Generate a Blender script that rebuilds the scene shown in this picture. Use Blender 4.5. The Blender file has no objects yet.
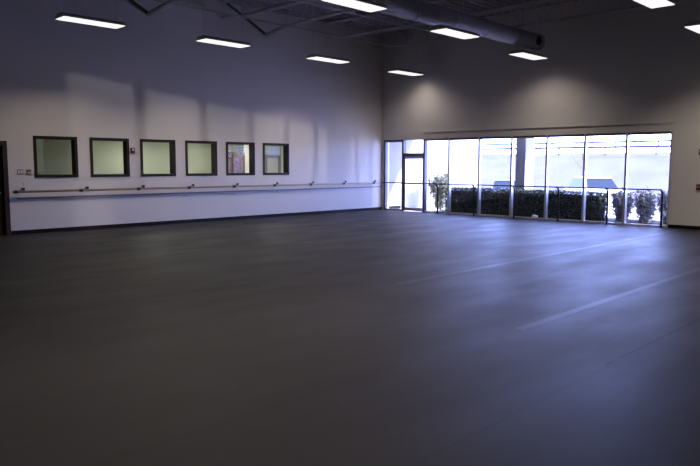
import bpy, bmesh, math, random
from mathutils import Vector, Matrix
random.seed(7)
S = bpy.context.scene
COL = S.collection
PI = math.pi

# ------------------------------------------------------------------ camera
F, PITCH, YAW, ROLL = 673.697, -0.1011, -0.7710, 0.0027
cd = bpy.data.cameras.new('camera'); cam = bpy.data.objects.new('camera', cd); COL.objects.link(cam)
fw = Vector((math.cos(PITCH)*math.sin(YAW), math.cos(PITCH)*math.cos(YAW), math.sin(PITCH)))
rt = Vector((math.cos(YAW), -math.sin(YAW), 0)); up = rt.cross(fw)
c_, s_ = math.cos(ROLL), math.sin(ROLL)
r2, u2 = c_*rt+s_*up, -s_*rt+c_*up
m = Matrix((r2, u2, -fw)).transposed().to_4x4(); m.translation = Vector((17.6864, -19.9927, 1.7638))
cam.matrix_world = m
cd.sensor_fit = 'HORIZONTAL'; cd.sensor_width = 36; cd.lens = F/700*36; cd.clip_start = .05; cd.clip_end = 500
S.camera = cam

# ------------------------------------------------------------------ world, sun, exposure
SKY = (0.60, 0.68, 1.0); SKY_K = 27.0
w = bpy.data.worlds.new('world'); S.world = w; w.use_nodes = True
nt = w.node_tree; nt.nodes.clear()
out = nt.nodes.new('ShaderNodeOutputWorld'); bg = nt.nodes.new('ShaderNodeBackground')
tc = nt.nodes.new('ShaderNodeTexCoord'); sx = nt.nodes.new('ShaderNodeSeparateXYZ'); cr = nt.nodes.new('ShaderNodeValToRGB')
nt.links.new(tc.outputs['Generated'], sx.inputs[0]); nt.links.new(sx.outputs['Z'], cr.inputs[0])
cr.color_ramp.elements[0].position = 0.0; cr.color_ramp.elements[0].color = (.33, .44, 1.0, 1)
cr.color_ramp.elements[1].position = 0.5; cr.color_ramp.elements[1].color = (.30, .38, .90, 1)
nt.links.new(cr.outputs[0], bg.inputs[0]); bg.inputs[1].default_value = SKY_K
nt.links.new(bg.outputs[0], out.inputs[0])
sd = bpy.data.lights.new('sun', 'SUN'); sun = bpy.data.objects.new('sun', sd); COL.objects.link(sun)
sd.energy = 16.0; sd.angle = math.radians(.6); sd.color = (1.0, .93, .93)
sun.rotation_euler = Vector((2.0, 1.0, 1.437)).to_track_quat('Z', 'Y').to_euler(); sun.location = (20, 20, 20)

S.view_settings.view_transform = 'Standard'; S.view_settings.look = 'None'
S.view_settings.gamma = 1; S.view_settings.use_curve_mapping = False
S.view_settings.exposure = 0.0
LAMP_W = 50.0
S.cycles.use_denoising = True
S.cycles.max_bounces = 8; S.cycles.diffuse_bounces = 5; S.cycles.sample_clamp_indirect = 4

# ------------------------------------------------------------------ materials
def mat(name, col, rough=.6, metal=0, noise=0, nscale=4, bump=0, bscale=30, spec=.5, emit=None, ek=0, trans=0, coords='Object'):
    M = bpy.data.materials.new(name); M.use_nodes = True; n = M.node_tree; b = n.nodes['Principled BSDF']
    b.inputs['Base Color'].default_value = (*col, 1); b.inputs['Roughness'].default_value = rough
    b.inputs['Metallic'].default_value = metal; b.inputs['Specular IOR Level'].default_value = spec
    if noise or bump:
        t = n.nodes.new('ShaderNodeTexCoord')
    if noise:
        z = n.nodes.new('ShaderNodeTexNoise'); z.inputs['Scale'].default_value = nscale; z.inputs['Detail'].default_value = 5
        n.links.new(t.outputs[coords], z.inputs['Vector'])
        r = n.nodes.new('ShaderNodeMapRange'); r.inputs['From Min'].default_value = .3; r.inputs['From Max'].default_value = .7
        r.inputs['To Min'].default_value = 1-noise; r.inputs['To Max'].default_value = 1+noise
        n.links.new(z.outputs['Fac'], r.inputs['Value'])
        v = n.nodes.new('ShaderNodeVectorMath'); v.operation = 'SCALE'; v.inputs[0].default_value = col
        n.links.new(r.outputs[0], v.inputs['Scale']); n.links.new(v.outputs[0], b.inputs['Base Color'])
    if bump:
        z = n.nodes.new('ShaderNodeTexNoise'); z.inputs['Scale'].default_value = bscale
        n.links.new(t.outputs[coords], z.inputs['Vector'])
        k = n.nodes.new('ShaderNodeBump'); k.inputs['Strength'].default_value = bump; k.inputs['Distance'].default_value = .01
        n.links.new(z.outputs['Fac'], k.inputs['Height']); n.links.new(k.outputs[0], b.inputs['Normal'])
    if emit: b.inputs['Emission Color'].default_value = (*emit, 1); b.inputs['Emission Strength'].default_value = ek
    if trans: b.inputs['Transmission Weight'].default_value = trans
    return M

def glass_mat(name, tint, refl=1.0):
    M = bpy.data.materials.new(name); M.use_nodes = True; n = M.node_tree; n.nodes.clear()
    o = n.nodes.new('ShaderNodeOutputMaterial'); mx = n.nodes.new('ShaderNodeMixShader'); t = n.nodes.new('ShaderNodeBsdfTransparent')
    g = n.nodes.new('ShaderNodeBsdfGlossy'); f = n.nodes.new('ShaderNodeFresnel'); f.inputs[0].default_value = 1.45
    ge = n.nodes.new('ShaderNodeNewGeometry'); mr = n.nodes.new('ShaderNodeMapRange'); mr.inputs['To Min'].default_value = 1.45; mr.inputs['To Max'].default_value = 1/1.45
    n.links.new(ge.outputs['Backfacing'], mr.inputs['Value']); n.links.new(mr.outputs[0], f.inputs[0])   # same reflectance from both faces of the pane
    g.inputs['Roughness'].default_value = .02; t.inputs[0].default_value = (*tint, 1)
    ml_ = n.nodes.new('ShaderNodeMath'); ml_.operation = 'MULTIPLY'; ml_.inputs[1].default_value = refl; n.links.new(f.outputs[0], ml_.inputs[0]); n.links.new(ml_.outputs[0], mx.inputs[0]); n.links.new(t.outputs[0], mx.inputs[1]); n.links.new(g.outputs[0], mx.inputs[2]); n.links.new(mx.outputs[0], o.inputs[0])
    return M

M = {}
M['wall'] = mat('painted_wall', (.66, .63, .61), .75, noise=.025, nscale=.7, bump=.05)
M['base'] = mat('black_rubber', (.005, .005, .006), .6, spec=.2)
M['deck'] = mat('roof_deck', (.27, .25, .28), .6, noise=.25, nscale=1.3)
M['steel'] = mat('grey_steel', (.42, .42, .44), .55, noise=.15, nscale=3)
M['dark_steel'] = mat('dark_steel', (.08, .08, .085), .5)
M['duct'] = mat('duct_metal', (.34, .34, .38), .5, .0, noise=.08, nscale=2)
M['alu'] = mat('aluminium', (.62, .62, .68), .4, .6)
M['dark_alu'] = mat('dark_aluminium', (.10, .10, .12), .45, .3)
M['bronze'] = mat('bronze_frame', (.016, .012, .010), .6, spec=.25)
M['wood_door'] = mat('brown_door', (.035, .018, .012), .5, noise=.3, nscale=5)
M['barre'] = mat('pale_wood', (.33, .27, .20), .45, noise=.1, nscale=8)
M['black'] = mat('black_metal', (.010, .010, .012), .4)
M['rail'] = mat('grey_rail', (.24, .22, .26), .6)
M['white'] = mat('white_plastic', (.7, .68, .66), .4)
M['greyplastic'] = mat('grey_plastic', (.30, .28, .28), .4)
M['red'] = mat('red_plastic', (.11, .014, .012), .4)
M['lens'] = mat('lamp_lens', (.9, .9, .9), .5, emit=(1.0, .96, .95), ek=1.05)
M['housing'] = mat('lamp_housing', (.35, .34, .34), .5)
M['glass'] = glass_mat('window_glass', (.97, .98, 1))
M['room_glass'] = glass_mat('interior_glass', (.90, .93, .90), .22)
M['room_wall'] = mat('pale_green_wall', (.53, .56, .47), .8, noise=.05, nscale=1)
M['room_white'] = mat('white_partition', (.75, .75, .78), .8)
M['room_floor'] = mat('room_floor', (.25, .22, .2), .6)
M['cab'] = mat('brown_wood', (.17, .11, .075), .5, noise=.2, nscale=6)
M['poster'] = mat('purple_poster', (.25, .18, .36), .6, noise=.5, nscale=9)
M['greyframe'] = mat('grey_door_frame', (.22, .22, .30), .5)
M['whitedoor'] = mat('pale_door', (.6, .58, .6), .5)
M['concrete'] = mat('pale_concrete', (.62, .56, .55), .85, noise=.08, nscale=2)
M['asphalt'] = mat('parking_surface', (.46, .42, .42), .9, noise=.1, nscale=.6)
M['grass'] = mat('winter_grass', (.062, .052, .064), .95, noise=.16, nscale=.5)
M['stucco'] = mat('white_stucco', (.31, .30, .30), .85, bump=.2, bscale=60)
M['hedge'] = mat('hedge_leaf', (.035, .055, .03), .6, noise=.5, nscale=7)
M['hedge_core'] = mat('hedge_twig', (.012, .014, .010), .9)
M['shrub'] = mat('shrub_leaf', (.15, .16, .09), .6, noise=.4, nscale=5)
M['shrub2'] = mat('silver_leaf', (.22, .23, .24), .6, noise=.5, nscale=5)
M['twig'] = mat('twig', (.12, .09, .075), .8)
M['paleroot'] = mat('pale_bark', (.09, .065, .08), .8)
M['mulch'] = mat('mulch', (.03, .022, .018), .95, noise=.4, nscale=20, bump=.6)
M['carwhite'] = mat('white_paint', (.75, .75, .76), .25)
M['carsilver'] = mat('silver_paint', (.5, .52, .55), .3, .3)
M['carblue'] = mat('dark_blue_paint', (.10, .16, .24), .3)
M['carglass'] = mat('car_glass', (.008, .01, .014), .2, spec=.12)
M['tyre'] = mat('tyre', (.02, .02, .02), .8)
M['guardrail'] = mat('guardrail_steel', (.035, .035, .04), .8, spec=.1)
M['tail'] = mat('tail_lamp', (.4, .03, .03), .3)
M['stone'] = mat('white_stone', (.8, .78, .76), .8)

# dance floor: dark vinyl rolls, seams parallel to the left wall
def floor_mat():
    X = bpy.data.materials.new('dance_floor_vinyl'); X.use_nodes = True; n = X.node_tree; b = n.nodes['Principled BSDF']
    L = n.links.new
    t = n.nodes.new('ShaderNodeTexCoord'); sp = n.nodes.new('ShaderNodeSeparateXYZ'); L(t.outputs['Object'], sp.inputs[0])
    def mth(op, a, bb=None):
        k = n.nodes.new('ShaderNodeMath'); k.operation = op
        for i, v in enumerate((a, bb)):
            if v is None: continue
            if isinstance(v, (int, float)): k.inputs[i].default_value = v
            else: L(v, k.inputs[i])
        return k.outputs[0]
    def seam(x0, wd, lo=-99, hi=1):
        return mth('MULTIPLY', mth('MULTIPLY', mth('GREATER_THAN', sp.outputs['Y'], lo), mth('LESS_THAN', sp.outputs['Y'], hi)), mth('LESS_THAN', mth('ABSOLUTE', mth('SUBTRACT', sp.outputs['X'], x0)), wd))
    per = mth('LESS_THAN', mth('ABSOLUTE', mth('SUBTRACT', mth('FRACT', mth('DIVIDE', mth('SUBTRACT', sp.outputs['X'], 11.3-.665), 1.33)), .5)), .009)
    nz = n.nodes.new('ShaderNodeTexNoise'); nz.inputs['Scale'].default_value = .35; nz.inputs['Detail'].default_value = 6; L(t.outputs['Object'], nz.inputs['Vector'])
    mp = n.nodes.new('ShaderNodeMapping'); mp.inputs['Scale'].default_value = (1, .35, 1); L(t.outputs['Object'], mp.inputs[0])
    nb = n.nodes.new('ShaderNodeTexNoise'); nb.inputs['Scale'].default_value = 1.6; nb.inputs['Detail'].default_value = 8; L(mp.outputs[0], nb.inputs['Vector'])
    # roughness: scuffed, slightly different per roll
    rr = n.nodes.new('ShaderNodeMapRange'); L(nb.outputs['Fac'], rr.inputs['Value'])
    rr.inputs['From Min'].default_value = .3; rr.inputs['From Max'].default_value = .7; rr.inputs['To Min'].default_value = .45; rr.inputs['To Max'].default_value = .57
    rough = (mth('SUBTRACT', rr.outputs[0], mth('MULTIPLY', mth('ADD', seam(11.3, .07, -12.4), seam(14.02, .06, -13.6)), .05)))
    # colour
    mx = n.nodes.new('ShaderNodeMix'); mx.data_type = 'RGBA'; L(nz.outputs['Fac'], mx.inputs['Factor'])
    mx.inputs['A'].default_value = (.020, .0195, .021, 1); mx.inputs['B'].default_value = (.030, .029, .031, 1)
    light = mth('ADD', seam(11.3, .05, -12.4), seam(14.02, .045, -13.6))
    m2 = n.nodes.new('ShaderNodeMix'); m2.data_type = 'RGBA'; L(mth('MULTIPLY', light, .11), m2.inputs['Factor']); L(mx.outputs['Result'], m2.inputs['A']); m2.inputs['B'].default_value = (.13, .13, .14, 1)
    broken = mth('GREATER_THAN', nb.outputs['Fac'], .49)
    dark = mth('ADD', mth('MULTIPLY', seam(15.25, .012), broken), mth('MULTIPLY', per, .35))
    m3 = n.nodes.new('ShaderNodeMix'); m3.data_type = 'RGBA'; m3.clamp_factor = True; L(dark, m3.inputs['Factor']); L(m2.outputs['Result'], m3.inputs['A']); m3.inputs['B'].default_value = (.008, .008, .009, 1)
    L(m3.outputs['Result'], b.inputs['Base Color']); L(rough, b.inputs['Roughness']); b.inputs['Specular IOR Level'].default_value = .12
    return X
M['floor'] = floor_mat()

# ------------------------------------------------------------------ mesh helpers
class MB:
    def __init__(s): s.bm = bmesh.new()
    def box(s, x0, x1, y0, y1, z0, z1, bev=0):
        v = [s.bm.verts.new((x, y, z)) for x in (x0, x1) for y in (y0, y1) for z in (z0, z1)]
        fs = [s.bm.faces.new([v[i] for i in q]) for q in ((0,1,3,2),(4,6,7,5),(0,4,5,1),(2,3,7,6),(0,2,6,4),(1,5,7,3))]
        if bev:
            es = set(e for f in fs for e in f.edges)
            bmesh.ops.bevel(s.bm, geom=list(es), offset=bev, segments=2, affect='EDGES')
        return s
    def tube(s, pts, r, n=8, cap=True):
        pts = [Vector(p) for p in pts]; rs = r if isinstance(r, (list, tuple)) else [r]*len(pts); rings = []
        prev = None
        for i, p in enumerate(pts):
            a = pts[max(i-1, 0)]; b = pts[min(i+1, len(pts)-1)]; d = (b-a).normalized()
            if prev is None:
                h = Vector((0, 0, 1)) if abs(d.z) < .9 else Vector((1, 0, 0)); u = d.cross(h).normalized()
            else:
                u = (prev-d*prev.dot(d)).normalized()
            prev = u; v = d.cross(u)
            rings.append([s.bm.verts.new(p+rs[i]*(math.cos(2*PI*k/n)*u+math.sin(2*PI*k/n)*v)) for k in range(n)])
        for A, B in zip(rings, rings[1:]):
            for k in range(n): s.bm.faces.new((A[k], A[(k+1) % n], B[(k+1) % n], B[k]))
        if cap: s.bm.faces.new(rings[0][::-1]); s.bm.faces.new(rings[-1])
        return s
    def prism(s, poly, axis, a, b):
        # poly in the two other axes, extruded along axis from a to b
        def P(u, v, t): return {'x': (t, u, v), 'y': (u, t, v), 'z': (u, v, t)}[axis]
        A = [s.bm.verts.new(P(u, v, a)) for u, v in poly]; B = [s.bm.verts.new(P(u, v, b)) for u, v in poly]
        n = len(poly)
        for i in range(n): s.bm.faces.new((A[i], A[(i+1) % n], B[(i+1) % n], B[i]))
        s.bm.faces.new(A[::-1]); s.bm.faces.new(B)
        return s
    def leaf(s, p, size, d=None):
        d = d or Vector((random.gauss(0, 1), random.gauss(0, 1), random.gauss(0, 1))).normalized()
        u = d.orthogonal().normalized(); u.rotate(Matrix.Rotation(random.random()*6.3, 3, d)); v = d.cross(u)
        p = Vector(p); q = [p-u*size, p+v*size*.45+d*size*.1, p+u*size, p-v*size*.45+d*size*.1]
        s.bm.faces.new([s.bm.verts.new(k) for k in q]); return s
    def build(s, name, m, parent=None, smooth=False):
        bmesh.ops.recalc_face_normals(s.bm, faces=s.bm.faces[:])
        me = bpy.data.meshes.new(name); s.bm.to_mesh(me); s.bm.free()
        me.materials.append(m)
        if smooth:
            for f in me.polygons: f.use_smooth = True
        o = bpy.data.objects.new(name, me); COL.objects.link(o)
        if parent: o.parent = parent
        return o
def tag(o, label, cat, group=None):
    o['label'] = label; o['category'] = cat
    if group: o['group'] = group
    return o
def struct(o): o['kind'] = 'structure'; return o
def empty(name, loc=(0, 0, 0), rz=0):
    o = bpy.data.objects.new(name, None); COL.objects.link(o); o.location = loc; o.rotation_euler = (0, 0, rz); o.empty_display_size = .2
    return o
def copy_tree(o, parent=None):
    c = o.copy(); COL.objects.link(c)
    if parent: c.parent = parent
    for ch in list(o.children): copy_tree(ch, c)
    return c

# ------------------------------------------------------------------ room shell
XR, YN, ZT = 21.5, -24.0, 6.75
struct(MB().box(-.25, XR+.25, YN-.25, 0.0, -.2, 0).build('floor', M['floor']))
# left wall with one door opening and six windows (last digits of the photo: y spans)
WY = 5.915; WS = 1.4683; WW = 1.0893; WB, WTP = 1.4307, 2.4524
wins = [(-(WY+WS*(5-i)), -(WY+WS*(5-i))+WW) for i in range(6)]
D0, D1, DZ = -14.96, -13.96, 2.27
b = MB()
b.box(-.2, 0, YN-.25, D0, 0, ZT+.3); b.box(-.2, 0, D0, D1, DZ, ZT+.3)
b.box(-.2, 0, D1, wins[0][0], 0, ZT+.3)
for i, (a, c) in enumerate(wins):
    b.box(-.2, 0, a, c, 0, WB); b.box(-.2, 0, a, c, WTP, ZT+.3)
    nxt = wins[i+1][0] if i < 5 else .35
    b.box(-.2, 0, c, nxt, 0, ZT+.3)
struct(b.build('wall_left', M['wall']))
# window wall
SX0, SX1, SZ1 = .08, 10.87, 2.72
b = MB(); b.box(0, SX0, 0, .35, 0, ZT+.3); b.box(SX1, XR+.25, 0, .35, 0, ZT+.3); b.box(SX0, SX1, 0, .35, SZ1, ZT+.3)
struct(b.build('wall_far', M['wall']))
struct(MB().box(XR, XR+.25, YN-.25, 0, 0, ZT+.3).build('wall_right', M['wall']))
struct(MB().box(0, XR, YN-.25, YN, 0, ZT+.3).build('wall_near', M['wall']))
# ceiling: fluted steel deck
b = MB(); pts = []; x = 0
while x < XR:
    pts += [(x, ZT), (x+.11, ZT), (x+.15, ZT+.075), (x+.26, ZT+.075)]; x += .30
pts = [(min(px, XR), pz) for px, pz in pts] + [(XR, ZT+.3), (0, ZT+.3)]
b.prism(pts, 'y', YN, 0)
struct(b.build('ceiling', M['deck']))
# baseboards
struct(MB().box(0, .018, D1+.06, 0, 0, .10).build('baseboard_left', M['base']))
struct(MB().box(SX1, XR, -.018, 0, 0, .10).build('baseboard_far', M['base']))
# grey chair rail under the barre and the flat header box over the storefront
struct(MB().box(0, .02, -13.74, 0, .885, .925, .004).build('trim_1', M['rail']))
struct(MB().box(2.05, 10.87, -.035, 0, 2.955, 2.985).build('trim_2', M['wall']))

# door at the left edge
d = empty('door_1', (0, (D0+D1)/2, 0)); struct(d)
h = (D1-D0)/2
MB().box(-.13, -.085, -h+.06, h-.06, .01, DZ-.06, .003).build('door_leaf', M['wood_door'], d)
b = MB(); b.box(-.2, .03, h-.06, h+.05, 0, DZ+.05, .003); b.box(-.2, .03, -h-.05, -h+.06, 0, DZ+.05, .003); b.box(-.2, .03, -h+.06, h-.06, DZ-.06, DZ+.05)
b.build('door_frame', M['wood_door'], d)
b = MB(); b.tube([(-.085, h-.13, 1.05), (-.03, h-.13, 1.05)], .014); b.tube([(-.035, h-.13, 1.05), (-.035, h-.26, 1.05)], .011)
b.build('door_handle', M['alu'], d)

# six interior windows
proto = None
for i, (a, c) in enumerate(wins):
    if proto is None:
        wd = empty('window_1', (0, a, WB)); struct(wd)
        W_, H_ = c-a, WTP-WB; t = .055
        b = MB(); b.box(-.205, .018, -.02, t, -.02, H_+.02); b.box(-.205, .018, W_-t, W_+.02, -.02, H_+.02)
        b.box(-.205, .018, t, W_-t, -.02, t); b.box(-.205, .018, t, W_-t, H_-t, H_+.02)
        b.build('window_frame', M['bronze'], wd)
        MB().box(-.178, -.170, t, W_-t, t, H_-t).build('window_pane', M['room_glass'], wd)
        proto = wd
    else:
        wd = copy_tree(proto); wd.name = 'window_%d' % (i+1); wd.location = (0, a, WB)

# rooms behind the left wall
BX = -2.6
def room(n, y0, y1, wcol, lampw, bx=BX):
    b = MB(); b.box(bx-.1, bx, y0, y1, 0, 2.75); struct(b.build('wall_back_room_%d' % n, wcol))
    struct(MB().box(bx, -.2, y0, y1, 2.62, 2.75).build('ceiling_back_room_%d' % n, M['room_white']))
    struct(MB().box(bx, -.2, y0, y1, -.2, 0).build('floor_back_room_%d' % n, M['room_floor']))
    for ly, pw in lampw:
        L = bpy.data.lights.new('back_room_lamp', 'AREA'); L.shape = 'RECTANGLE'; L.size = .6; L.size_y = 1.2; L.energy = pw; L.color = (1, .97, .84)
        o = bpy.data.objects.new('back_room_lamp', L); COL.objects.link(o); o.location = ((bx-.2)/2, ly, 2.58)
room(1, -16.2, .3, M['room_wall'], [(-9.3, 34), (-6.9, 24), (-4.6, 34), (-.8, 20)])
struct(MB().box(BX, BX+.3, -4.98, -4.25, 0, 2.62).build('wall_stub', M['room_white']))
struct(MB().box(BX, BX+.1, -3.02, -2.3, 0, 2.62).build('wall_stub', M['room_white']))
for k, y in enumerate((-16.3, .3)):
    struct(MB().box(BX-.1, -.2, y, y+.1, -.2, 2.75).build('wall_partition_%d' % (k+1), M['room_white']))

# brown cupboard with posters, pale door with grey frame in the last room
cb = empty('cupboard', (BX+.005, -5.62, 0)); tag(cb, 'tall brown wooden cupboard in the back room, seen through the fifth interior window', 'cupboard')
MB().box(0, .45, -.57, .57, 0, 2.2, .01).build('cabinet_body', M['cab'], cb)
for s in (-1, 1):
    dd = MB().box(.45, .47, min(.01*s, .56*s), max(.01*s, .56*s), .06, 2.16, .004).build('cupboard_door', M['cab'], cb)
    MB().box(.47, .49, .04*s-.01, .04*s+.01, 1.0, 1.15, .003).build('handle', M['alu'], dd)
for yy, zz, nm in ((-.30, 1.62, 'left door'), (.24, 1.70, 'right door')):
    tag(MB().box(BX+.478, BX+.483, -5.62+yy-.2, -5.62+yy+.2, zz-.32, zz+.32).build('poster', M['poster']), 'purple mottled poster on the %s of the brown cupboard' % nm, 'poster')
dr = empty('door_2', (BX, -3.42, 0)); struct(dr)
b = MB(); b.box(0, .05, -.42, -.27, 0, 2.15); b.box(0, .05, .27, .38, 0, 2.15); b.box(0, .05, -.27, .27, 2.02, 2.15)
b.build('door_frame', M['greyframe'], dr)
MB().box(0, .03, -.27, .27, .01, 2.02).build('door_leaf', M['whitedoor'], dr)
b = MB(); b.tube([(.03, .21, 1.0), (.08, .21, 1.0)], .015); b.tube([(.08, .21, 1.0), (.08, .09, 1.0)], .011); b.build('door_handle', M['alu'], dr)

# storefront glazing
MUL = [3.2105+1.2762*i for i in range(6)]
sf = empty('window_7', (0, 0, 0)); struct(sf)
def bar(name, x0, x1, y0, y1, z0, z1, m_, par=sf): return MB().box(x0, x1, y0, y1, z0, z1, .004).build(name, m_, par)
bar('mullion', SX0, SX0+.09, .02, .16, 0, SZ1, M['dark_alu'])
for x in MUL: bar('mullion', x-.032, x+.032, -.005, .15, 0, SZ1, M['alu'])
bar('mullion', SX1-.05, SX1, .02, .15, 0, SZ1, M['alu'])
bar('window_head', SX0+.09, 1.02, .0, .15, SZ1-.09, SZ1, M['dark_alu'])
xs = [2.10]+MUL+[SX1-.02]
bar('window_head', 2.13, SX1-.05, .0, .15, SZ1-.07, SZ1, M['dark_alu'])
bar('window_sill', SX0+.09, 1.02, .0, .15, 0, .05, M['dark_alu'])
bar('window_sill', 2.13, SX1-.05, .0, .15, 0, .05, M['alu'])
MB().box(SX0+.09, 1.02, .07, .078, .05, SZ1-.09).build('window_pane', M['glass'], sf)
for a, c in zip(xs, xs[1:]): MB().box(a+.03, c-.03, .07, .078, .05, SZ1-.07).build('window_pane', M['glass'], sf)
# glazed entrance door with transom
dr = empty('door_3', (1.05, 0, 0)); struct(dr)
b = MB(); b.box(-.03, .05, -.005, .15, 0, SZ1); b.box(1.0, 1.08, -.005, .15, 0, SZ1); b.box(.05, 1.0, 0, .15, SZ1-.02, SZ1)
b.build('door_frame', M['dark_alu'], dr)
MB().box(.05, 1.0, -.01, .15, 2.07, 2.2, .004).build('transom_bar', M['dark_alu'], dr)
b = MB(); b.box(.05, .11, .05, .10, .02, 2.07); b.box(.94, 1.0, .05, .10, .02, 2.07); b.box(.11, .94, .05, .10, .02, .14); b.box(.11, .94, .05, .10, 1.99, 2.07)
b.build('door_leaf', M['alu'], dr)
MB().box(.05, 1.0, .07, .078, 2.2, SZ1-.02).build('window_pane', M['glass'], dr)
MB().box(.11, .94, .07, .078, .14, 1.99).build('door_pane', M['glass'], dr)
MB().tube([(.05, -.02, 1.05), (.05, -.05, 1.05), (1.0, -.05, 1.05), (1.0, -.02, 1.05)], .014).build('push_bar', M['dark_alu'], dr)

# ------------------------------------------------------------------ barres
B0 = -13.715; PITCH_B = 1.6473
wb = empty('ballet_barre', (0, B0+.1, 0)); tag(wb, 'long pale wooden ballet barre mounted on the left wall below the windows', 'ballet barre')
MB().tube([(.12, -.24, 1.07), (.12, -B0-.3, 1.07)], .027, 12).build('barre_rail', M['barre'], wb, True)
p0 = None
for k in range(9):
    if p0 is None:
        p0 = empty('bracket', (0, 0, 0)); 
        bpy.data.objects.remove(p0)
        b = MB(); b.box(0, .022, .0, .085, 1.085, 1.165, .004)
        b.tube([(.01, .04, 1.12), (.06, -.04, 1.10), (.12, -.16, 1.045)], [.022, .02, .024], 8)
        b.tube([(.12, -.22, 1.068), (.12, -.13, 1.068)], .042, 12)
        p0 = b.build('bracket', M['black'], wb)
    else:
        q = p0.copy(); COL.objects.link(q); q.location = (0, k*PITCH_B, 0)

fb = empty('ballet_barre', (2.8, -.22, 0)); tag(fb, 'black metal ballet barre on floor posts in front of the storefront glass', 'ballet barre')
MB().tube([(-2.6, -.06, 1.08), (7.93, -.06, 1.08)], .021, 10).build('barre_rail', M['black'], fb, True)
p0 = None
for k in range(6):
    if p0 is None:
        b = MB()
        arc = [(0, .1, .01), (0, .1, .9)]+[(0, .1-.16*(1-math.cos(t)), .9+.18*math.sin(t)) for t in (.3, .6, .9, 1.2, 1.5)]
        b.tube(arc, .03, 10); b.tube([(0, .1, 0), (0, .1, .012)], .06, 16)
        p0 = b.build('post', M['black'], fb)
    else:
        q = p0.copy(); COL.objects.link(q)
    (p0 if k == 0 else q).location = (.03+1.578*k, 0, 0)

# ------------------------------------------------------------------ small things on the walls
t = empty('switch_plate', (0, -13.62, 1.56)); tag(t, 'double light switch plate on the left wall, the nearest device to the brown door', 'light switch')
MB().box(0, .008, -.075, .075, -.07, .07, .003).build('plate', M['greyplastic'], t)
for s in (-1, 1): MB().box(.008, .016, .035*s-.022, .035*s+.022, -.04, .04, .002).build('rocker', M['white'], t)
t = empty('thermostat', (0, -13.42, 1.57)); tag(t, 'square thermostat between the light switches and the first interior window', 'thermostat')
MB().box(0, .03, -.06, .06, -.065, .055, .006).build('thermostat_body', M['greyplastic'], t)
MB().box(.03, .032, -.045, .045, .0, .04).build('display', M['dark_steel'], t)
MB().box(.03, .034, -.03, .03, -.045, -.02).build('button', M['white'], t)
t = empty('wall_outlet', (0, -13.56, 1.25)); tag(t, 'small pale cover plate on the wall just above the barre end', 'outlet')
MB().box(0, .007, -.036, .036, -.058, .058, .003).build('plate', M['white'], t)
for s in (-1, 1): MB().box(.007, .010, -.018, .018, .026*s-.014, .026*s+.014, .002).build('socket', M['greyplastic'], t)
def alarm(loc, rz, label):
    t = empty('fire_alarm', loc, rz); tag(t, label, 'fire alarm')
    MB().box(0, .045, -.062, .062, -.08, .08, .006).build('alarm_body', M['red'], t)
    MB().box(.045, .062, -.03, .03, .0, .055, .005).build('strobe_lens', M['white'], t)
    b = MB(); [b.box(.045, .049, -.035, .035, -.055+k*.014, -.049+k*.014) for k in range(3)]
    b.build('grille', M['black'], t)
alarm((0, -10.58, 2.14), 0, 'red fire alarm strobe on the left wall between the second and third interior windows')
alarm((11.65, 0, 2.13), -PI/2, 'red fire alarm strobe high on the wall right of the storefront')
t = empty('fire_alarm_pull', (11.63, 0, 1.18), -PI/2); tag(t, 'dark red fire alarm pull station right of the storefront, below the strobe', 'pull station')
MB().box(0, .04, -.06, .06, -.08, .08, .006).build('pull_body', M['red'], t)
MB().box(.04, .06, -.04, .04, -.02, .005, .003).build('pull_handle', M['greyplastic'], t)

# ------------------------------------------------------------------ roof steel
JZ = 6.15
def joist(y, label, brace):
    t = empty('roof_joist', (0, y, JZ)); tag(t, label, 'roof joist', 'steel bar joists under the roof deck')
    b = MB()
    ch = [(.02, 0, -.20 if brace else .1), (1.0, 0, -.06 if brace else 0), (3.0, 0, 0), (XR-.2, 0, 0)]
    for dy in (-.035, .035): b.tube([(x, dy, z) for x, _, z in ch],   .034 if not brace else .042, 6)
    b.build('bottom_chord', M['steel'], t)
    MB().box(0.02, XR-.02, -.06, .06, .54, .59).build('top_chord', M['steel'], t)
    b = MB(); x = 1.0; pts = []; k = 0
    while x < XR-.6: pts.append((x, 0, 0 if k % 2 == 0 else .55)); x += .38; k += 1
    b.tube(pts, .012, 5); b.build('web', M['steel'], t)
    if brace:
        MB().tube([(.05, 0, -.18), (.05, -.75, .2), (.05, -1.5, .55)], .04, 6).build('wall_brace', M['dark_steel'], t)
for y, lb, br in ((-.55, 'steel roof joist running closest to the storefront wall', 0), (-3.05, 'second steel roof joist from the storefront wall', 0),
              (-5.8, 'third steel roof joist from the storefront wall, its end dropping to the left wall', 1), (-7.5, 'fourth steel roof joist from the storefront wall', 0),
              (-9.98, 'steel roof joist crossing farthest from the storefront wall, with a dark brace', 1)): joist(y, lb, br)
for x, lb in ((1.07, 'thin bridging rod under the joists near the left wall'), (3.8, 'thin bridging rod under the joists, second from the left wall')):
    tag(MB().tube([(x, -14, JZ-.04), (x, -.2, JZ-.04)], .024, 6).build('bridging_rod', M['steel']), lb, 'steel rod')

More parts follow.
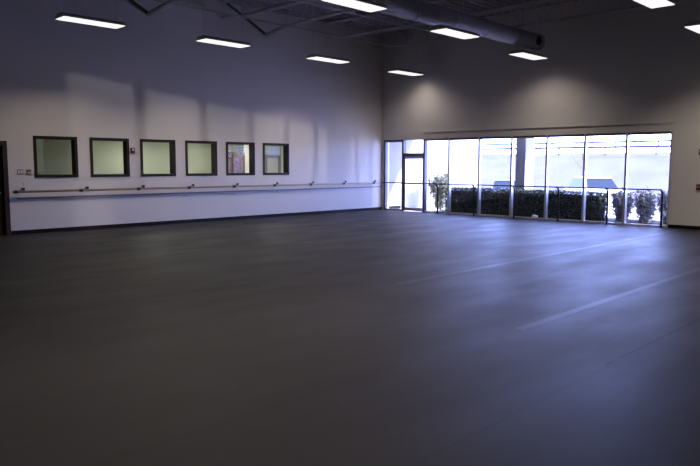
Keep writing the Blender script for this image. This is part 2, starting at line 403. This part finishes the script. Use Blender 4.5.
# round duct
DX, DY, DZc, DR = 7.15, -.98, 5.48, .24
t = empty('air_duct', (DX, DY, DZc)); tag(t, 'large round sheet metal air duct hanging under the roof over the room', 'air duct')
MB().tube([(0, -15, 0), (0, -.12, 0)], DR, 28, False).build('duct_pipe', M['duct'], t, True)
b = MB(); b.tube([(0, -.14, 0), (0, 0, 0)], [DR+.012, DR+.012], 28).build('end_cap', M['duct'], t)
MB().tube([(DR-.05, -.36, -.02), (DR+.03, -.36, -.02)], .13, 20).build('side_outlet', M['black'], t)
for k in range(10): MB().tube([(0, -1.5-1.5*k-.02, 0), (0, -1.5-1.5*k+.02, 0)], DR+.014, 28).build('duct_band', M['duct'], t)
for k in range(5):
    MB().tube([(-.02, -.9-3*k, DR), (-.02, -.9-3*k, ZT-DZc-.02)], .012, 6).build('hanger', M['steel'], t)

# ------------------------------------------------------------------ ceiling lights
LZ = 5.0
def make_light():
    t = empty('ceiling_light', (0, 0, LZ))
    hw, hl = .24, .73
    b = MB(); b.prism([(-hw, .0), (hw, .0), (hw, .03), (.12, .10), (-.12, .10), (-hw, .03)], 'y', -hl, hl); b.build('lamp_housing', M['housing'], t)
    MB().box(-hw+.012, hw-.012, -hl+.012, hl-.012, -.012, 0).build('lamp_lens', M['lens'], t)
    b = MB()
    b = None
    for s in (-1, 1): MB().tube([(0, s*(hl-.1), .1), (0, s*(hl-.1), ZT-LZ)], .005, 5).build('hanger_wire', M['steel'], t)
    L = bpy.data.lights.new('fluorescent', 'AREA'); L.shape = 'RECTANGLE'; L.size = .42; L.size_y = 1.4; L.energy = LAMP_W; L.color = (1, .86, .72)
    L.spread = math.radians(122)
    o = bpy.data.objects.new('lamp', L); COL.objects.link(o); o.parent = t; o.location = (0, 0, -.02)
    return t
spots = [(2.34, -12.75, 'wall row, nearest the brown door'), (2.34, -9.08, 'second from the left in the row along the left wall'),
         (2.28, -5.12, 'third from the left in the row along the left wall'), (2.12, -1.15, 'wall row, lowest and closest to the corner'),
         (7.95, -9.85, 'middle row, cut by the top of the photo'), (7.62, -5.9, 'middle row, between the other two, under the duct'),
         (7.18, -1.55, 'middle row, under the end of the duct'), (12.4, -6.12, 'right row, cut by the top of the photo'), (12.24, -2.2, 'right row, at the right edge of the photo')]
spots += [(8.1, -13.8, 'middle row, nearest the viewer'), (12.4, -10.1, 'right row, above the open floor'), (12.4, -14.1, 'right row, nearest the viewer'),  # unseen fittings continuing the rows, added for their light on the floor
          (17.2, -2.2, 'far right row, close to the storefront wall'), (17.2, -6.2, 'far right row, second from the storefront wall'),
          (17.2, -10.2, 'far right row, third from the storefront wall'), (12.4, -18.0, 'right row, above the viewer')]
pl = make_light()
for i, (x, y, lb) in enumerate(spots):
    o = pl if i == 0 else copy_tree(pl)
    if i in (3, 6):                       # lamps dimmed and spread wider to soften their pools on the storefront wall
        for ch in o.children:
            if ch.type == 'LIGHT': ch.data = ch.data.copy(); ch.data.energy = LAMP_W*(.36 if i == 3 else .52); ch.data.spread = math.radians(138)
    if lb in ('right row, nearest the viewer', 'right row, above the viewer'):   # unseen fittings, energy raised to brighten the middle of the floor
        for ch in o.children:
            if ch.type == 'LIGHT': ch.data = ch.data.copy(); ch.data.energy = LAMP_W*1.7
    o.location = (x, y, LZ); tag(o, 'hanging fluorescent light, '+lb, 'ceiling light', 'hanging fluorescent lights')

# ------------------------------------------------------------------ outside
b = MB()
prof = [(.0, -.02), (2.6, -.03), (10, -.42), (22, -.42), (24, -.3), (34, 2.9), (42, 3.0), (60, 2.6)]
# apron, lot and embankment as separate strips
def strip(name, pr, m_, x0=-80, x1=60):
    bm = MB(); poly = pr + [(y, z-.3) for y, z in reversed(pr)]
    bm.prism(poly, 'x', x0, x1); return struct(bm.build(name, m_))
strip('ground_apron', [(.0, -.02), (2.6, -.03)], M['concrete'])
strip('ground_lot', [(2.6, -.03), (10, -.42), (20, -.75), (22, -.75)], M['asphalt'])
strip('ground_embankment', [(22, -.75), (24, -.6), (34, 2.75), (60, 2.8)], M['grass'])
# canopy over the walk, white wing wall
struct(MB().box(-4, 14, .35, 2.15, 2.98, 3.3).build('ceiling_canopy', M['stucco']))
struct(MB().box(-.25, 0, .35, 7.0, -.02, 2.98).build('wall_wing', M['stucco']))
struct(MB().box(0, .03, .35, 1.15, -.02, .11).build('baseboard_wing', M['base']))
tag(MB().box(5.14, 5.52, 1.34, 1.97, -.02, 2.98, .01).build('pillar', M['stucco']), 'square white stucco pillar standing outside behind the hedge', 'pillar')

def fence(y, z, label):
    t = empty('guardrail', (0, y, z)); tag(t, label, 'guardrail', 'guardrails on the embankment')
    for zz in (.62, ): MB().box(-70, 5, -.03, .03, zz-.09, zz+.09).build('rail', M['guardrail'], t)
    p = None
    for k in range(19):
        if p is None: p = MB().box(-.04, .04, .03, .1, 0, .7).build('post', M['guardrail'], t)
        else: p = p.copy(); COL.objects.link(p)
        p.location = (-70+4*k+.3, 0, 0)
fence(33.5, 2.6, 'grey guardrail along the top of the pale embankment, the lower of two dark lines')
fence(45, 3.4, 'grey guardrail farther back, the upper of two dark lines beyond the embankment')

def bush(name, x0, x1, y0, y1, z1, n, leafsize, ml, label, cat, core=True, ml2=None):
    t = empty(name, ((x0+x1)/2, (y0+y1)/2, -.02)); tag(t, label, cat)
    a, c, hz = (x1-x0)/2, (y1-y0)/2, z1
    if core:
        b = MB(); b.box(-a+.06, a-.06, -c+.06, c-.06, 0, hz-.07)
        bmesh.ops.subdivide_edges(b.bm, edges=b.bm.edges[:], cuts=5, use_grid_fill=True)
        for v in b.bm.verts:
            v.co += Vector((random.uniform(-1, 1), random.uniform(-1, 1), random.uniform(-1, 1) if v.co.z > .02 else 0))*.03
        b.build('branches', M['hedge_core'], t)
    b = MB()
    for _ in range(n):
        f = random.random()
        x = random.uniform(-a, a); 
        if f < .45: p = (x, -c+random.gauss(0, .03), random.uniform(.05, hz))
        elif f < .6: p = (x, c+random.gauss(0, .03), random.uniform(.05, hz))
        elif f < .9: p = (x, random.uniform(-c, c), hz+random.gauss(0, .03))
        else: p = (random.choice((-a, a)), random.uniform(-c, c), random.uniform(.05, hz))
        b.leaf(p, leafsize*random.uniform(.7, 1.3))
    b.build('foliage', ml, t)
segs = [(3.1, 4.85), (4.85, 6.6), (6.6, 8.75)]
bush('hedge', 2.62, 8.6, .62, 1.22, .90, 11000, .035, M['hedge'], 'long dark clipped hedge behind the storefront glass', 'hedge')
def shrub(name, x, y, r, hgt, n, ls, ml, label, stems=14, flare=.45):
    t = empty(name, (x, y, -.02)); tag(t, label, 'shrub')
    b = MB(); lf = MB()
    for k in range(stems):
        a = random.random()*6.28; q = r*random.uniform(.3, 1)
        tip = Vector((math.cos(a)*q, math.sin(a)*q, hgt*random.uniform(.65, 1)))
        mid = Vector((tip.x*flare, tip.y*flare, tip.z*.5))
        b.tube([(0.02*math.cos(a), .02*math.sin(a), 0), mid, tip], [.014, .009, .004], 5)
        for _ in range(n//stems):
            u = random.random()
            p = mid.lerp(tip, u) if random.random() < .7 else Vector((0, 0, .1)).lerp(mid, u)
            lf.leaf(p+Vector((random.gauss(0, .07), random.gauss(0, .07), random.gauss(0, .07))), ls*random.uniform(.6, 1.3))
    b.build('stems', M['twig'], t); lf.build('foliage', ml, t)
shrub('shrub', .95, 2.45, .5, 1.6, 3400, .05, M['shrub'], 'airy pale green shrub outside the glass door')
shrub('shrub', 1.78, 1.5, .34, 1.3, 1700, .045, M['shrub'], 'smaller tan shrub at the left end of the dark hedge')
for x, h_, lb in ((9.12, .97, 'silvery shrub at the right end of the dark hedge'), (9.81, .98, 'silvery shrub behind the last mullion of the storefront'), (10.53, 1.0, 'silvery shrub at the right jamb of the storefront')):
    shrub('shrub', x, 1.0, .22, h_, 3600, .055, M['shrub2'], lb, 30, .8)
for x, lb in ((8.84, 'low silvery shrub in the back row beside the hedge end'), (9.60, 'low silvery shrub in the middle of the back row'), (10.46, 'low silvery shrub in the back row nearest the right jamb')):
    shrub('shrub', x, 1.78, .22, .92, 2600, .055, M['shrub2'], lb, 26, .8)
struct(MB().box(2.2, 11.5, .45, 2.15, -.03, .03).build('ground_planting_bed', M['mulch']))
b = MB(); bmesh.ops.create_icosphere(b.bm, subdivisions=2, radius=.085)
for v in b.bm.verts: v.co = Vector((v.co.x*1.3, v.co.y, v.co.z*.8))*random.uniform(.9, 1.1)
o = b.build('rock', M['stone']); o.location = (6.46, .42, .05); tag(o, 'small white rock lying at the foot of the dark hedge', 'rock')

def tree(x, y, z, h, label):
    t = empty('bare_tree', (x, y, z)); tag(t, label, 'tree')
    MB().tube([(0, 0, 0), (.05, 0, h*.3), (0, .05, h*.6), (.1, 0, h)], [.09, .07, .04, .01], 7).build('trunk', M['paleroot'], t)
    b = MB()
    for k in range(26):
        zz = h*random.uniform(.25, .9); a = random.random()*6.28; L = h*.32*(1.1-zz/h)
        p1 = Vector((math.cos(a)*L*.5, math.sin(a)*L*.5, zz+L*.6)); p2 = Vector((math.cos(a)*L, math.sin(a)*L, zz+L*1.3))
        b.tube([(0.03, 0, zz), p1, p2], [.02, .013, .004], 4)
    b.build('branches', M['paleroot'], t)
tree(-16, 25, .0, 5.0, 'pale bare tree beyond the parking lot, seen left of the white pillar')
tree(-3.5, 25, .0, 4.6, 'pale bare tree beyond the parking lot, seen right of the white pillar')

def car(x, y, z, rz, paint, H, label, L=4.5):
    t = empty('car', (x, y, z), rz); tag(t, label, 'car')
    Wd = .9; hood = H*.62
    # body: lower shell
    prof = [(-L/2, .28), (-L/2+.05, .72), (-L/2+.35, hood), (-L*.18, hood+.06), (L*.32, hood+.06), (L/2-.1, hood), (L/2, .7), (L/2, .28)]
    b = MB(); b.prism(prof, 'y', -Wd, Wd)
    bmesh.ops.bevel(b.bm, geom=b.bm.edges[:], offset=.05, segments=2, affect='EDGES')
    b.build('car_body', paint, t)
    # greenhouse, tapering
    def frust(zs, z0, z1, name, m_, eps=0):
        b = MB(); lo = [(-L*.22, -Wd+.06), (L*.36, -Wd+.06), (L*.36, Wd-.06), (-L*.22, Wd-.06)]; hi = [(-L*.08, -Wd+.2), (L*.28, -Wd+.2), (L*.28, Wd-.2), (-L*.08, Wd-.2)]
        A = [b.bm.verts.new((p[0], p[1], z0)) for p in lo]; B = [b.bm.verts.new((p[0], p[1], z1)) for p in hi]
        for i in range(4): b.bm.faces.new((A[i], A[(i+1) % 4], B[(i+1) % 4], B[i]))
        b.bm.faces.new(A[::-1]); b.bm.faces.new(B); b.build(name, m_, t)
    frust(0, hood+.04, H-.06, 'car_windows', M['carglass'])
    MB().box(-L*.09, L*.29, -Wd+.18, Wd-.18, H-.07, H, .03).build('car_roof', paint, t)
    for sx_ in (-L*.32, L*.32):
        for sy in (-1, 1): MB().tube([(sx_, sy*(Wd-.2), .33), (sx_, sy*(Wd+.01), .33)], .33, 18).build('wheel', M['tyre'], t)
    for sy in (-1, 1): MB().box(L/2-.03, L/2+.02, sy*.68-.14, sy*.68+.14, .66, .82, .01).build('tail_lamp', M['tail'], t)
car(-8.8, 18, -.68, math.radians(125), M['carsilver'], 1.42, 'silver car parked beyond the hedge, leftmost of the cars')
car(-5.3, 18, -.68, math.radians(121), M['carblue'], 1.5, 'dark blue car parked beyond the hedge, seen just left of the white pillar')
car(1.5, 16, -.62, math.radians(138), M['carwhite'], 1.75, 'white utility car parked beyond the hedge, right of the white pillar', 4.7)

# sun glint thrown back by the windscreen of a car farther along the lot
gl = bpy.data.lights.new('windscreen_glint', 'SPOT'); go = bpy.data.objects.new('windscreen_glint', gl); COL.objects.link(go)
gl.energy = 7000; gl.shadow_soft_size = .12; gl.color = (1, .95, .93); gl.spot_size = math.radians(40); gl.spot_blend = .1
go.location = (24.3, 16.0, .70); go.rotation_euler = (Vector((0, -8, 3.6))-Vector(go.location)).to_track_quat('-Z', 'Y').to_euler()
